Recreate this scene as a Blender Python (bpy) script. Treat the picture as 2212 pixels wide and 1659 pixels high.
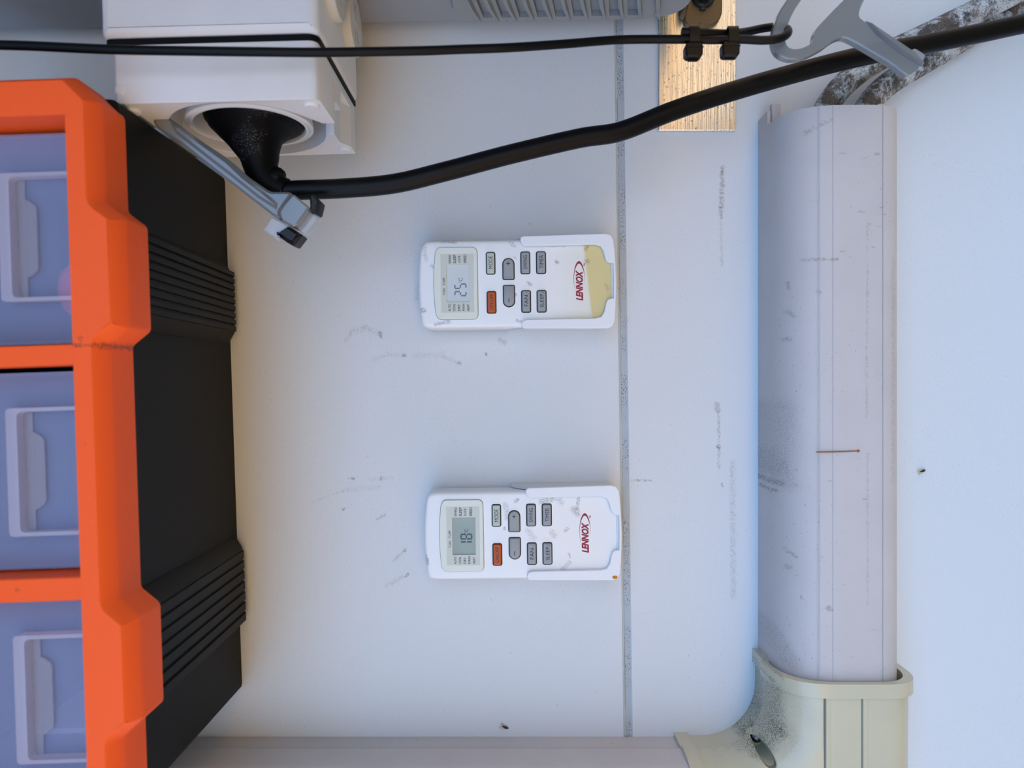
import bpy, bmesh, math, random
from mathutils import Vector, Matrix
from mathutils.geometry import tessellate_polygon

# ------------------------------------------------------------------ frame
# The photograph is turned a quarter: its left is the world's up.  u runs to the
# photo's right (world -Z), v to its top (world +X), w out of the wall (world -Y).
FPX, D, Z0 = 1560.0, 0.43, 1.30
PI = math.pi
def W(u, v, w): return Vector((v, -w, Z0 - u))
def U(x, w=0.0): return (x - 1106.0) * (D - w) / FPX
def V(y, w=0.0): return (829.5 - y) * (D - w) / FPX
def Q(x, y, w=0.0): return (U(x, w), V(y, w), w)

scene = bpy.context.scene
col = scene.collection
for o in list(bpy.data.objects): bpy.data.objects.remove(o)

# ------------------------------------------------------------------ camera
cd = bpy.data.cameras.new('camera'); cam = bpy.data.objects.new('camera', cd); col.objects.link(cam)
cd.sensor_width = 36.0; cd.sensor_fit = 'HORIZONTAL'; cd.lens = FPX / 2212.0 * 36.0
cd.clip_start = 0.01; cd.clip_end = 200
M = Matrix.Identity(4)
for i, a in enumerate(((0, 0, -1), (1, 0, 0), (0, -1, 0))):
    for j in range(3): M[j][i] = a[j]
M.translation = W(0, 0, D)
cam.matrix_world = M
cd.dof.use_dof = True; cd.dof.focus_distance = 0.412; cd.dof.aperture_fstop = 8.0
scene.camera = cam

# ------------------------------------------------------------------ light
scene.view_settings.view_transform = 'Standard'
scene.view_settings.look = 'None'
scene.view_settings.gamma = 1.0
scene.view_settings.use_curve_mapping = False
scene.view_settings.exposure = 0.62

world = bpy.data.worlds.new('sky'); scene.world = world; world.use_nodes = True
wt = world.node_tree; wt.nodes.clear()
wo = wt.nodes.new('ShaderNodeOutputWorld'); wb = wt.nodes.new('ShaderNodeBackground')
wc = wt.nodes.new('ShaderNodeTexCoord'); ws = wt.nodes.new('ShaderNodeSeparateXYZ'); wr = wt.nodes.new('ShaderNodeValToRGB')
wt.links.new(wc.outputs['Generated'], ws.inputs[0]); wt.links.new(ws.outputs['Z'], wr.inputs[0])
wr.color_ramp.elements[0].position = 0.0; wr.color_ramp.elements[0].color = (0.47, 0.76, 1.12, 1)
wr.color_ramp.elements[1].position = 0.70; wr.color_ramp.elements[1].color = (0.13, 0.34, 0.80, 1)
wt.links.new(wr.outputs[0], wb.inputs[0]); wb.inputs[1].default_value = 1.9
wt.links.new(wb.outputs[0], wo.inputs[0])

sd = bpy.data.lights.new('sun', 'SUN'); sun = bpy.data.objects.new('sun', sd); col.objects.link(sun)
sd.energy = 10.0; sd.angle = math.radians(0.53); sd.color = (1.0, 0.84, 0.52)
sdir = Vector((0.12, -math.cos(math.radians(40)), -math.sin(math.radians(40))))
sun.rotation_euler = sdir.to_track_quat('-Z', 'Y').to_euler(); sun.location = (0, 3, 6)

# ------------------------------------------------------------------ materials
def lin(c): return c / 12.92 if c <= 0.04045 else ((c + 0.055) / 1.055) ** 2.4
def rgb(r, g, b): return (lin(r / 255), lin(g / 255), lin(b / 255), 1)

class NT:
    def __init__(s, m):
        s.t = m.node_tree; s.n = s.t.nodes; s.l = s.t.links
    def add(s, kind, **kw):
        n = s.n.new('ShaderNode' + kind)
        for k, v in kw.items(): setattr(n, k, v)
        return n
    def put(s, sock, val):
        if hasattr(val, 'node'): s.l.new(val, sock)
        else: sock.default_value = val
    def math(s, op, a, b=0.0, c=0.0, clamp=False):
        n = s.add('Math', operation=op, use_clamp=clamp)
        for i, x in enumerate((a, b, c)): s.put(n.inputs[i], x)
        return n.outputs[0]
    def vec(s, op, a, b=None, out=0):
        n = s.add('VectorMath', operation=op)
        s.put(n.inputs[0], a)
        if b is not None: s.put(n.inputs['Scale' if op == 'SCALE' else 1], b)
        return n.outputs[out]
    def noise(s, co, scale, detail=2.0, rough=0.5):
        n = s.add('TexNoise'); s.put(n.inputs['Vector'], co)
        n.inputs['Scale'].default_value = scale; n.inputs['Detail'].default_value = detail; n.inputs['Roughness'].default_value = rough
        return n.outputs['Fac']
    def ramp(s, x, lo, hi, a=0.0, b=1.0):
        n = s.add('MapRange', interpolation_type='SMOOTHSTEP')
        s.put(n.inputs['Value'], x)
        n.inputs['From Min'].default_value = lo; n.inputs['From Max'].default_value = hi
        n.inputs['To Min'].default_value = a; n.inputs['To Max'].default_value = b
        return n.outputs[0]
    def mix(s, f, a, b):
        n = s.add('Mix', data_type='RGBA')
        s.put(n.inputs['Factor'], f); s.put(n.inputs['A'] if False else n.inputs[6], a); s.put(n.inputs[7], b)
        return n.outputs[2]
    def stretch(s, co, v):
        n = s.add('Mapping'); s.put(n.inputs['Vector'], co); n.inputs['Scale'].default_value = v
        return n.outputs[0]

MATS = {}
def mat(name, c, rough=0.5, metal=0.0, spec=0.5, specks=(), var=0.0, bump=0.0, bscale=600, alpha=1.0, coat=0.0, extra=None, trans=0.0, ior=1.45, position=False, bstretch=None):
    """specks: (scale, threshold, mask_scale, mask_lo, colour, strength, stretch)"""
    m = bpy.data.materials.new(name); m.use_nodes = True; MATS[name] = m
    g = NT(m); b = g.n['Principled BSDF']
    if position: co = g.add('NewGeometry').outputs['Position']
    else: co = g.add('TexCoord').outputs['Object']
    base = c
    if var:
        f = g.noise(co, 35, 4)
        base = g.mix(g.ramp(f, 0.3, 0.7), tuple(x * (1 - var) for x in c[:3]) + (1,), tuple(min(1, x * (1 + var * .5)) for x in c[:3]) + (1,))
    if extra: base = extra(g, co, base)
    for (sc, th, ms, ml, cc, st, sx) in specks:
        q = g.stretch(co, sx) if sx else co
        f = g.ramp(g.noise(q, sc, 3, .6), th, th + .05)
        k = g.ramp(g.noise(co, ms, 2), ml, ml + .12)
        base = g.mix(g.math('MULTIPLY', g.math('MULTIPLY', f, k), st), base, cc)
    g.put(b.inputs['Base Color'], base)
    b.inputs['Roughness'].default_value = rough; b.inputs['Metallic'].default_value = metal
    b.inputs['Specular IOR Level'].default_value = spec; b.inputs['Alpha'].default_value = alpha
    b.inputs['Coat Weight'].default_value = coat; b.inputs['Coat Roughness'].default_value = 0.12
    b.inputs['Transmission Weight'].default_value = trans; b.inputs['IOR'].default_value = ior
    if bump:
        n = g.add('Bump'); n.inputs['Strength'].default_value = bump; n.inputs['Distance'].default_value = 0.0003
        q = g.stretch(co, bstretch) if bstretch else co
        g.put(n.inputs['Height'], g.noise(q, bscale, 3)); g.l.new(n.outputs[0], b.inputs['Normal'])
    return m

DIRT = rgb(70, 60, 48); DARK = rgb(38, 36, 36)

# stains on the wall: (x1, y1, x2, y2, radius px, colour, strength, kind)
STAINS = [
 (748, 735, 760, 716, 6, 0, .22), (760, 716, 790, 709, 9, 0, .22), (790, 709, 822, 722, 8, 0, .26), (821, 719, 824, 729, 4, 1, .95),
 (806, 778, 835, 766, 6, 0, .18), (835, 766, 872, 768, 6, 0, .22), (871, 768, 875, 769, 4, 1, .95),
 (895, 769, 960, 766, 8, 0, .20), (960, 772, 995, 786, 5, 0, .30), (990, 783, 995, 786, 3, 1, .7),
 (752, 1033, 762, 1033, 4, 0, .3), (761, 1033, 764, 1033, 2.5, 1, .9), (795, 1035, 845, 1032, 5, 0, .22), (823, 1031, 824, 1036, 2, 1, .8),
 (676, 1084, 740, 1060, 3, 0, .22), (740, 1060, 818, 1052, 6, 0, .18), (741, 1101, 746, 1098, 3, 1, .9),
 (815, 1121, 833, 1112, 4, 2, .55), (850, 1212, 876, 1186, 4, 0, .35), (873, 1188, 876, 1191, 3, 1, .8), (835, 1265, 870, 1246, 5, 0, .35), (874, 1247, 882, 1240, 3, 1, .9),
 (1140, 482, 1146, 483, 3, 1, .5), (1049, 763, 1051, 767, 2.5, 1, .9), (1080, 734, 1090, 740, 6, 1, .5),
 (1561, 362, 1557, 470, 6, 2, .75), (1557, 470, 1559, 575, 4, 2, .30), (1548, 874, 1551, 888, 7, 1, .75), (1553, 890, 1553, 1010, 4, 2, .50), (1551, 964, 1553, 967, 5, 2, .9), (1560, 1046, 1561, 1050, 3, 1, .8),
 (1582, 1000, 1584, 1290, 8, 0, .34), (1365, 1038, 1406, 1037, 3, 2, .6), (905, 615, 897, 650, 8, 0, .3), (1345, 690, 1352, 690, 10, 0, .2),
]
STC = (rgb(120, 114, 102), rgb(52, 40, 28), rgb(112, 100, 78), rgb(58, 54, 52))
def stain_fn(stains, w=0.0):
    """dirt marks with a shape of their own, given in photo pixels on the plane at height w"""
    def f(g, co, base):
        co = g.add('NewGeometry').outputs['Position']
        sep = g.add('SeparateXYZ'); g.put(sep.inputs[0], co)
        fl = g.add('CombineXYZ'); g.l.new(sep.outputs['X'], fl.inputs['X']); g.l.new(sep.outputs['Z'], fl.inputs['Z'])
        p = fl.outputs[0]
        soft = g.ramp(g.noise(co, 700, 4, .7), .36, .66)
        grit = g.ramp(g.noise(co, 1900, 4, .75), .44, .60)
        wob = g.math('MULTIPLY', g.math('SUBTRACT', g.noise(co, 300, 3), .5), .0030)
        for (x1, y1, x2, y2, r, ci, st) in stains:
            a = Vector((V(y1, w), 0, Z0 - U(x1, w))); b = Vector((V(y2, w), 0, Z0 - U(x2, w))); ab = b - a; r *= (D - w) / FPX
            d0 = g.vec('SUBTRACT', p, tuple(a))
            h = g.math('DIVIDE', g.vec('DOT_PRODUCT', d0, tuple(ab), 1), max(ab.length_squared, 1e-9), clamp=True)
            sc = g.vec('SCALE', tuple(ab)); g.l.new(h, sc.node.inputs['Scale'])
            dist = g.math('ADD', g.vec('LENGTH', g.vec('SUBTRACT', d0, sc), None, 1), wob)
            k = g.ramp(dist, r * .2, r * 1.25, 1.0, 0.0)
            k = g.math('MULTIPLY', g.math('MULTIPLY', k, grit if ci in (1, 3) else soft), st)
            base = g.mix(k, base, STC[ci])
        return base
    return f
def chain(*fs):
    def f(g, co, base):
        for q in fs: base = q(g, co, base)
        return base
    return f

WALLC = rgb(212, 215, 218)
mat('wall_paint', WALLC, .42, spec=.35, position=True, extra=stain_fn(STAINS), bump=.05, bscale=900,
    specks=((2100, .68, 14, .42, rgb(96, 92, 86), .8, None), (1300, .61, 8, .38, rgb(158, 164, 170), .5, None),
            (1100, .69, 6, .46, rgb(70, 66, 62), .8, (0.35, 1, 1))))
mat('sealant', rgb(178, 184, 190), .8, position=True, bump=.6, bscale=1400, specks=((1500, .56, 40, .42, rgb(40, 40, 42), .9, None), (700, .55, 20, .48, rgb(185, 188, 190), .6, None)))
mat('sealant_edge', rgb(196, 194, 184), .7, position=True, specks=((900, .6, 30, .5, DIRT, .6, None),))
mat('earth', rgb(206, 158, 98), .95, position=True, var=.12)
mat('added_roof_sheet', rgb(120, 124, 130), .6)
mat('orange_plastic', rgb(255, 98, 34), .50, spec=.35, extra=stain_fn([(160, 746, 240, 746, 5, 3, 1.0), (215, 746, 245, 744, 9, 3, .9), (176, 730, 178, 732, 6, 3, .7), (30, 1275, 34, 1278, 6, 3, .7), (187, 957, 188, 961, 4, 3, .6)], .137), bump=.10, bscale=2200, specks=((420, .745, 12, .54, rgb(90, 30, 18), .75, None),))
mat('black_plastic', rgb(17, 17, 17), .55, spec=.2, bump=.25, bscale=2500, specks=((250, .72, 10, .55, rgb(16, 15, 14), .7, None),))
mat('drawer_plastic', rgb(170, 190, 240), .2, spec=.5, alpha=.31, bump=.02, bscale=150)
mat('drawer_rim', rgb(206, 208, 232), .3, spec=.5, alpha=.42)
mat('pull_plastic', rgb(178, 180, 198), .3, spec=.5, alpha=.32)
mat('pink_plastic', rgb(250, 92, 120), .5)
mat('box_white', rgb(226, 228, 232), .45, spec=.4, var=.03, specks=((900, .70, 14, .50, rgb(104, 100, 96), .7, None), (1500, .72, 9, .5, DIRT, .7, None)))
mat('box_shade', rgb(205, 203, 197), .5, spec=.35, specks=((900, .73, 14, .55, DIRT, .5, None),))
mat('gasket_black', rgb(5, 5, 7), .6, spec=.2)
mat('rubber_black', rgb(4, 4, 6), .55, spec=.15, specks=((2300, .60, 55, .50, rgb(150, 150, 152), .6, (1, 1, 1)),))
mat('cable_black', rgb(3, 4, 7), .42, spec=.22, specks=((700, .76, 12, .55, rgb(110, 104, 96), .4, None),))
mat('tie_black', rgb(4, 4, 6), .35, spec=.3)
mat('pad_black', rgb(20, 20, 24), .5)
def clear_plastic(name, c, a, r=.08):
    return mat(name, c, r, spec=.9, alpha=a, bump=.03, bscale=300, coat=.6)
clear_plastic('clear_plastic', rgb(124, 128, 132), .78, .07)
clear_plastic('clear_plastic_thin', rgb(190, 196, 206), .42, .06)
mat('casing_grey', rgb(146, 150, 156), .5, spec=.35, var=.03, specks=((800, .70, 16, .52, rgb(70, 52, 44), .7, None),))
mat('casing_dark', rgb(144, 148, 150), .55, specks=((700, .66, 20, .48, rgb(92, 84, 76), .6, None),))
mat('foot_metal', rgb(104, 86, 58), .5, metal=.35, bump=.5, bscale=900, specks=((900, .62, 30, .44, rgb(46, 38, 26), .8, None),))
mat('bolt_black', rgb(34, 34, 36), .45)
mat('aluminium', rgb(238, 232, 222), .30, metal=1.0, bump=.8, bscale=1100, bstretch=(.02, 1, 1),
    specks=((800, .615, 30, .40, rgb(110, 110, 114), .8, (.8, 1, 1)), (260, .70, 18, .5, rgb(150, 160, 178), .5, None)))
mat('remote_white', rgb(236, 237, 238), .3, spec=.5, extra=stain_fn([(1168, 1085, 1195, 1076, 8, 1, .7), (1114, 1083, 1118, 1080, 5, 1, .9), (1092, 1090, 1096, 1120, 7, 1, .5), (1208, 1080, 1212, 1085, 9, 1, .5), (1250, 1076, 1246, 1100, 5, 1, .8), (1238, 1100, 1248, 1110, 8, 3, .8), (1193, 1150, 1197, 1156, 8, 1, .5), (1220, 1148, 1226, 1144, 4, 1, .7), (1140, 1145, 1152, 1160, 8, 3, .4), (1228, 1196, 1232, 1204, 3, 3, .8), (1215, 1230, 1230, 1215, 5, 3, .5), (1090, 1140, 1091, 1143, 3, 1, .9), (921, 1200, 925, 1220, 4, 1, .8)], .0205), specks=((900, .685, 30, .50, rgb(92, 74, 58), .85, None), (1800, .715, 20, .46, rgb(60, 56, 54), .8, None)))
def yellowing(g, co, base):
    s = g.add('SeparateXYZ'); g.put(s.inputs[0], co)
    x, z = s.outputs['X'], s.outputs['Z']
    edge = g.math('ADD', z, g.math('ADD', g.math('MULTIPLY', x, -0.10), g.math('MULTIPLY', g.math('POWER', g.math('SUBTRACT', x, -0.0245), 4.0), 0.0)))
    k = g.ramp(edge, -.0425, -.0400, 1.0, 0.0)
    k2 = g.math('MULTIPLY', g.ramp(z, -.046, -.012, 1.0, 0.0), g.ramp(x, -.021, -.012, .55, 0.0))
    k3 = g.math('MULTIPLY', g.ramp(z, -.044, -.020, .22, 0.0), 1.0)
    return g.mix(g.math('MAXIMUM', g.math('MAXIMUM', k, k2), k3), base, rgb(220, 205, 150))
mat('remote_yellowed', rgb(236, 237, 238), .3, spec=.5, extra=chain(yellowing, stain_fn([(912, 669, 917, 672, 5, 1, .95), (940, 700, 970, 695, 5, 1, .8), (932, 573, 937, 579, 4, 1, .8), (1203, 566, 1206, 567, 4.5, 1, .95), (1143, 612, 1146, 615, 5, 1, .95), (1110, 555, 1114, 558, 3, 1, .8), (1266, 564, 1270, 565, 6, 3, .8), (1270, 528, 1266, 540, 5, 1, .8), (1113, 634, 1114, 638, 3, 3, .9), (1118, 692, 1124, 694, 5, 1, .8), (1105, 525, 1112, 532, 5, 1, .5), (1308, 615, 1313, 625, 5, 3, .5), (1180, 531, 1220, 531, 3, 1, .5), (955, 522, 985, 524, 4, 1, .6), (915, 530, 920, 560, 6, 3, .5)], .0205)), specks=((900, .69, 30, .50, rgb(92, 74, 58), .85, None), (1800, .715, 20, .46, rgb(60, 56, 54), .8, None)))
mat('holder_white', rgb(232, 234, 238), .32, spec=.5, specks=((1300, .745, 20, .5, rgb(70, 60, 52), .8, None),))
mat('holder_side', rgb(214, 217, 218), .4, specks=((1300, .72, 20, .5, rgb(70, 60, 52), .8, None),))
mat('bezel_grey', rgb(222, 225, 214), .3, specks=((700, .72, 40, .52, rgb(110, 100, 88), .6, None),))
mat('panel_grey', rgb(202, 206, 196), .35)
mat('lcd_pale', rgb(200, 204, 204), .18, spec=.6)
mat('lcd_green', rgb(150, 160, 148), .14, spec=.6, var=.10)
mat('digit_pale', rgb(112, 122, 140), .4)
mat('digit_dark', rgb(58, 80, 92), .4)
mat('gap_black', rgb(42, 40, 38), .7)
mat('gap_brown', rgb(138, 128, 112), .7)
mat('button_grey', rgb(156, 158, 160), .5, specks=((500, .60, 90, .50, rgb(96, 94, 90), .45, None),))
mat('button_green', rgb(186, 196, 186), .45)
mat('button_orange', rgb(190, 84, 26), .45)
mat('print_black', rgb(34, 34, 38), .6)
mat('print_red', rgb(152, 18, 52), .5)
mat('rust', rgb(196, 130, 40), .8)
mat('duct_white', rgb(198, 193, 193), .42, spec=.4, var=.03, extra=stain_fn([(1705, 890, 1698, 1010, 34, 3, .36), (1690, 990, 1715, 1050, 20, 3, .36), (1694, 1050, 1706, 1051, 8, 1, .9), (1690, 1068, 1698, 1070, 6, 2, .8), (1655, 300, 1650, 900, 16, 3, .22), (1655, 900, 1660, 1400, 18, 3, .22), (1690, 1380, 1720, 1440, 20, 3, .4), (1712, 1195, 1726, 1206, 5, 2, .7), (1735, 1290, 1735, 1294, 4, 1, .6), (1785, 1311, 1790, 1315, 6, 2, .6), (1712, 1230, 1716, 1234, 5, 1, .5), (1643, 1230, 1665, 1250, 8, 1, .5), (1737, 560, 1805, 563, 4, 2, .6), (1714, 607, 1716, 618, 4, 1, .6), (1765, 630, 1770, 634, 4, 1, .6), (1715, 670, 1722, 680, 6, 1, .5), (1742, 285, 1790, 262, 6, 2, .5), (1710, 731, 1716, 731, 5, 0, .7), (1868, 480, 1866, 900, 3, 2, .35), (1868, 980, 1868, 1300, 3, 2, .3), (1930, 560, 1930, 1040, 8, 2, .25)], .044), specks=((700, .66, 16, .50, rgb(96, 90, 88), .55, None), (1500, .70, 10, .46, rgb(70, 62, 56), .75, None), (420, .68, 12, .48, rgb(150, 140, 128), .5, (1, 1, .3))))
mat('duct_line', rgb(192, 187, 187), .5)
mat('elbow_cream', rgb(200, 194, 168), .26, spec=.5, coat=.3, var=.03, bump=.05, bscale=120, extra=chain(stain_fn([(1641, 1450, 1643, 1530, 15, 3, .75), (1643, 1530, 1606, 1578, 17, 3, .85), (1606, 1578, 1530, 1590, 12, 3, .6)], .012), stain_fn([(1672, 1470, 1705, 1620, 30, 3, .18), (1705, 1500, 1755, 1550, 28, 3, .14), (1655, 1440, 1700, 1475, 5, 3, .5), (1676, 1485, 1690, 1490, 3, 3, .8), (1690, 1560, 1720, 1600, 20, 3, .2)], .048)), specks=((1500, .70, 10, .48, rgb(60, 56, 50), .8, None),))
mat('groove_dirt', rgb(120, 116, 106), .8)
mat('screw_steel', rgb(90, 90, 94), .25, metal=1.0)
def mould(g, co, base):
    patch = g.ramp(g.noise(co, 55, 9, .80), .43, .56)
    tint = g.ramp(g.noise(co, 90, 4, .6), .40, .62)
    fine = g.ramp(g.noise(co, 1400, 3, .7), .52, .62)
    base = g.mix(g.math('MULTIPLY', tint, .35), base, rgb(150, 140, 124))
    base = g.mix(g.math('MULTIPLY', patch, .93), base, g.mix(tint, rgb(34, 30, 28), rgb(78, 62, 46)))
    return g.mix(g.math('MULTIPLY', fine, .75), base, rgb(40, 36, 33))
mat('pipe_foam', rgb(200, 206, 210), .7, bump=.5, bscale=500, extra=mould)
mat('insect_brown', rgb(60, 44, 30), .7)
mat('insect_wing', rgb(196, 188, 168), .5, alpha=.7)
mat('twig_brown', rgb(148, 98, 66), .7)

# ------------------------------------------------------------------ mesh tools
def area2(p): return sum(p[i][0] * p[(i + 1) % len(p)][1] - p[(i + 1) % len(p)][0] * p[i][1] for i in range(len(p)))
def ccw(p): return list(p) if area2(p) > 0 else list(reversed(p))
def inset(p, d):
    """p counter-clockwise; moves every side inwards by d"""
    if abs(d) < 1e-9: return list(p)
    n = len(p); out = []
    for i in range(n):
        a, b, c = Vector(p[i - 1][:2]), Vector(p[i][:2]), Vector(p[(i + 1) % n][:2])
        e1 = (b - a); e2 = (c - b)
        if e1.length < 1e-9 or e2.length < 1e-9: out.append(tuple(b)); continue
        e1.normalize(); e2.normalize()
        n1 = Vector((-e1.y, e1.x)); n2 = Vector((-e2.y, e2.x)); m = n1 + n2
        if m.length < 1e-6: m = n1
        m.normalize(); k = max(.35, m.dot(n1)); out.append(tuple(b + m * (d / k)))
    return out
def rounded(p, r, n=5):
    """rounds every corner of polygon p; r is a number or one radius per corner"""
    out = []
    for i in range(len(p)):
        a, b, c = Vector(p[i - 1]), Vector(p[i]), Vector(p[(i + 1) % len(p)])
        rr = r[i] if isinstance(r, (list, tuple)) else r
        if rr <= 0: out.append(tuple(b)); continue
        one = isinstance(r, (list, tuple))
        f1 = .97 if one and r[i - 1] <= 0 else .49; f2 = .97 if one and r[(i + 1) % len(p)] <= 0 else .49
        k1 = min(rr, (a - b).length * f1); k2 = min(rr, (c - b).length * f2)
        s, e = b + (a - b).normalized() * k1, b + (c - b).normalized() * k2
        for j in range(n + 1):
            t = j / n; m = .45
            out.append(tuple(s * ((1 - t) ** 2) + b * (2 * t * (1 - t)) + e * (t * t)))
    return out
def rect(x0, x1, y0, y1): return [(x0, y0), (x1, y0), (x1, y1), (x0, y1)]
def pxpoly(pts, w): return [(U(x, w), V(y, w)) for x, y in pts]
def smooth_path(pts, k=8):
    P = [Vector(p) for p in pts]; P = [P[0] * 2 - P[1]] + P + [P[-1] * 2 - P[-2]]; out = []
    for i in range(1, len(P) - 2):
        for j in range(k):
            t = j / k; a, b, c, d = P[i - 1:i + 3]
            out.append(.5 * ((2 * b) + (c - a) * t + (2 * a - 5 * b + 4 * c - d) * t * t + (3 * b - a - 3 * c + d) * t ** 3))
    out.append(P[-2]); return out

BASE = {}
class MB:
    def __init__(s): s.bm = bmesh.new()
    def face(s, pts):
        return s.bm.faces.new([s.bm.verts.new(p) for p in pts])
    def loft(s, rings, cap=True, closed=False):
        R = [[s.bm.verts.new(p) for p in r] for r in rings]; n = len(R[0])
        k = len(R)
        for i in range(k if closed else k - 1):
            a, b = R[i], R[(i + 1) % k]
            for j in range(n): s.bm.faces.new((a[j], a[(j + 1) % n], b[(j + 1) % n], b[j]))
        if cap and not closed:
            s.bm.faces.new(R[0]); s.bm.faces.new(list(reversed(R[-1])))
        return s
    def box(s, u0, u1, v0, v1, w0, w1):
        return s.loft([[(u0, v0, w0), (u1, v0, w0), (u1, v1, w0), (u0, v1, w0)], [(u0, v0, w1), (u1, v0, w1), (u1, v1, w1), (u0, v1, w1)]])
    def plate(s, outer, holes=(), a=0.0, b=.01, axis='w', steps=((0, 0),)):
        f = {'w': lambda p, l: (p[0], p[1], l), 'v': lambda p, l: (p[0], l, p[1]), 'u': lambda p, l: (l, p[0], p[1])}[axis]
        outer = ccw(outer); holes = [ccw(h) for h in holes]; sg = 1 if b > a else -1
        rings = [(inset(outer, i), b - sg * dl) for i, dl in steps] + [(outer, a)]
        def cap(o, l):
            polys = [o] + holes; flat = [p for q in polys for p in q]
            vs = [s.bm.verts.new(f(p, l)) for p in flat]
            for t in tessellate_polygon([[Vector((p[0], p[1], 0)) for p in q] for q in polys]):
                try: s.bm.faces.new([vs[i] for i in t])
                except ValueError: pass
        cap(*rings[0]); cap(*rings[-1])
        s.loft([[f(p, l) for p in r] for r, l in rings], cap=False)
        for h in holes: s.loft([[f(p, b) for p in h], [f(p, a) for p in h]], cap=False)
        return s
    def tube(s, path, r, n=16, cap=True, ribs=None):
        P = [Vector(p) for p in path]; rings = []; nrm = None
        for i, p in enumerate(P):
            t = (P[min(i + 1, len(P) - 1)] - P[max(i - 1, 0)]).normalized()
            if nrm is None:
                nrm = t.cross(Vector((0, 0, 1)));  nrm = nrm if nrm.length > .1 else t.cross(Vector((0, 1, 0)))
            nrm = (nrm - t * nrm.dot(t)).normalized(); bi = t.cross(nrm)
            rr = r[i] if isinstance(r, (list, tuple)) else r
            rings.append([tuple(p + (nrm * math.cos(2 * PI * j / n) + bi * math.sin(2 * PI * j / n)) * rr) for j in range(n)])
        return s.loft(rings, cap=cap)
    def lathe(s, c, prof, axis='w', n=32, ring=False):
        f = {'w': lambda r, h, a: (c[0] + r * math.cos(a), c[1] + r * math.sin(a), c[2] + h),
             'v': lambda r, h, a: (c[0] + r * math.cos(a), c[1] + h, c[2] + r * math.sin(a)),
             'u': lambda r, h, a: (c[0] + h, c[1] + r * math.cos(a), c[2] + r * math.sin(a))}[axis]
        return s.loft([[f(max(r, 1e-5), h, 2 * PI * j / n) for j in range(n)] for r, h in prof], closed=ring)
    def raw(s, verts, faces):
        vs = [s.bm.verts.new(v) for v in verts]
        for f in faces:
            try: s.bm.faces.new([vs[i] for i in f])
            except ValueError: pass
        return s
    def mesh(s, name, m, base, bevel=0, seg=2, ang=32):
        bm = s.bm
        bmesh.ops.remove_doubles(bm, verts=bm.verts, dist=2e-6)
        bmesh.ops.recalc_face_normals(bm, faces=bm.faces)
        if bevel:
            ed = [e for e in bm.edges if e.is_manifold and e.calc_face_angle(0) > .5]
            bmesh.ops.bevel(bm, geom=ed, offset=bevel, segments=seg, profile=.5, affect='EDGES', clamp_overlap=True)
        for v in bm.verts: v.co = W(*v.co) - base
        me = bpy.data.meshes.new(name); bm.to_mesh(me); bm.free()
        me.materials.append(MATS[m])
        for p in me.polygons: p.use_smooth = True
        me.set_sharp_from_angle(angle=math.radians(ang))
        return me
    def build(s, name, m, parent=None, base=None, bevel=0, seg=2, ang=32, label=None):
        b = BASE[parent.name] if parent else W(*base)
        me = s.mesh(name, m, b, bevel, seg, ang)
        o = bpy.data.objects.new(name, me); col.objects.link(o)
        if parent: o.parent = parent
        else: o.location = b
        BASE[o.name] = b
        if label: o['label'] = label
        return o

def thing(name, label, cat, base, tilt=0.0, group=None, kind=None):
    o = bpy.data.objects.new(name, None); col.objects.link(o); o.empty_display_size = .01
    b = W(*base); o.location = b; o.rotation_euler = (0, tilt, 0); BASE[o.name] = b
    if kind: o['kind'] = kind
    return tag(o, label, cat, group)
def tag(o, label=None, cat=None, group=None):
    if label: o['label'] = label
    if cat: o['category'] = cat
    if group: o['group'] = group
    return o

_txt = {}
def text_geo(body, shear=0.0, bold=0.0):
    k = (body, shear, bold)
    if k not in _txt:
        c = bpy.data.curves.new('text', 'FONT'); c.body = body; c.shear = shear; c.offset = bold; c.resolution_u = 3
        o = bpy.data.objects.new('text', c); col.objects.link(o)
        dg = bpy.context.evaluated_depsgraph_get(); ev = o.evaluated_get(dg); me = ev.to_mesh()
        vs = [(v.co.x, v.co.y) for v in me.vertices]; fs = [tuple(p.vertices) for p in me.polygons]
        ev.to_mesh_clear(); bpy.data.objects.remove(o); bpy.data.curves.remove(c)
        x0, x1 = min(v[0] for v in vs), max(v[0] for v in vs); y0, y1 = min(v[1] for v in vs), max(v[1] for v in vs)
        _txt[k] = ([((a - x0) / (x1 - x0), (b - y0) / (y1 - y0)) for a, b in vs], fs)
    return _txt[k]
def lettering(body, u0, u1, v0, v1, w, m, parent, shear=0.0, bold=0.012, name='lettering'):
    """text standing upright in the world, its top towards -u, reading towards +v"""
    vs, fs = text_geo(body, shear, bold)
    b = MB(); b.raw([(u1 - y * (u1 - u0), v0 + x * (v1 - v0), w) for x, y in vs], fs)
    return b.build(name, m, parent)

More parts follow.
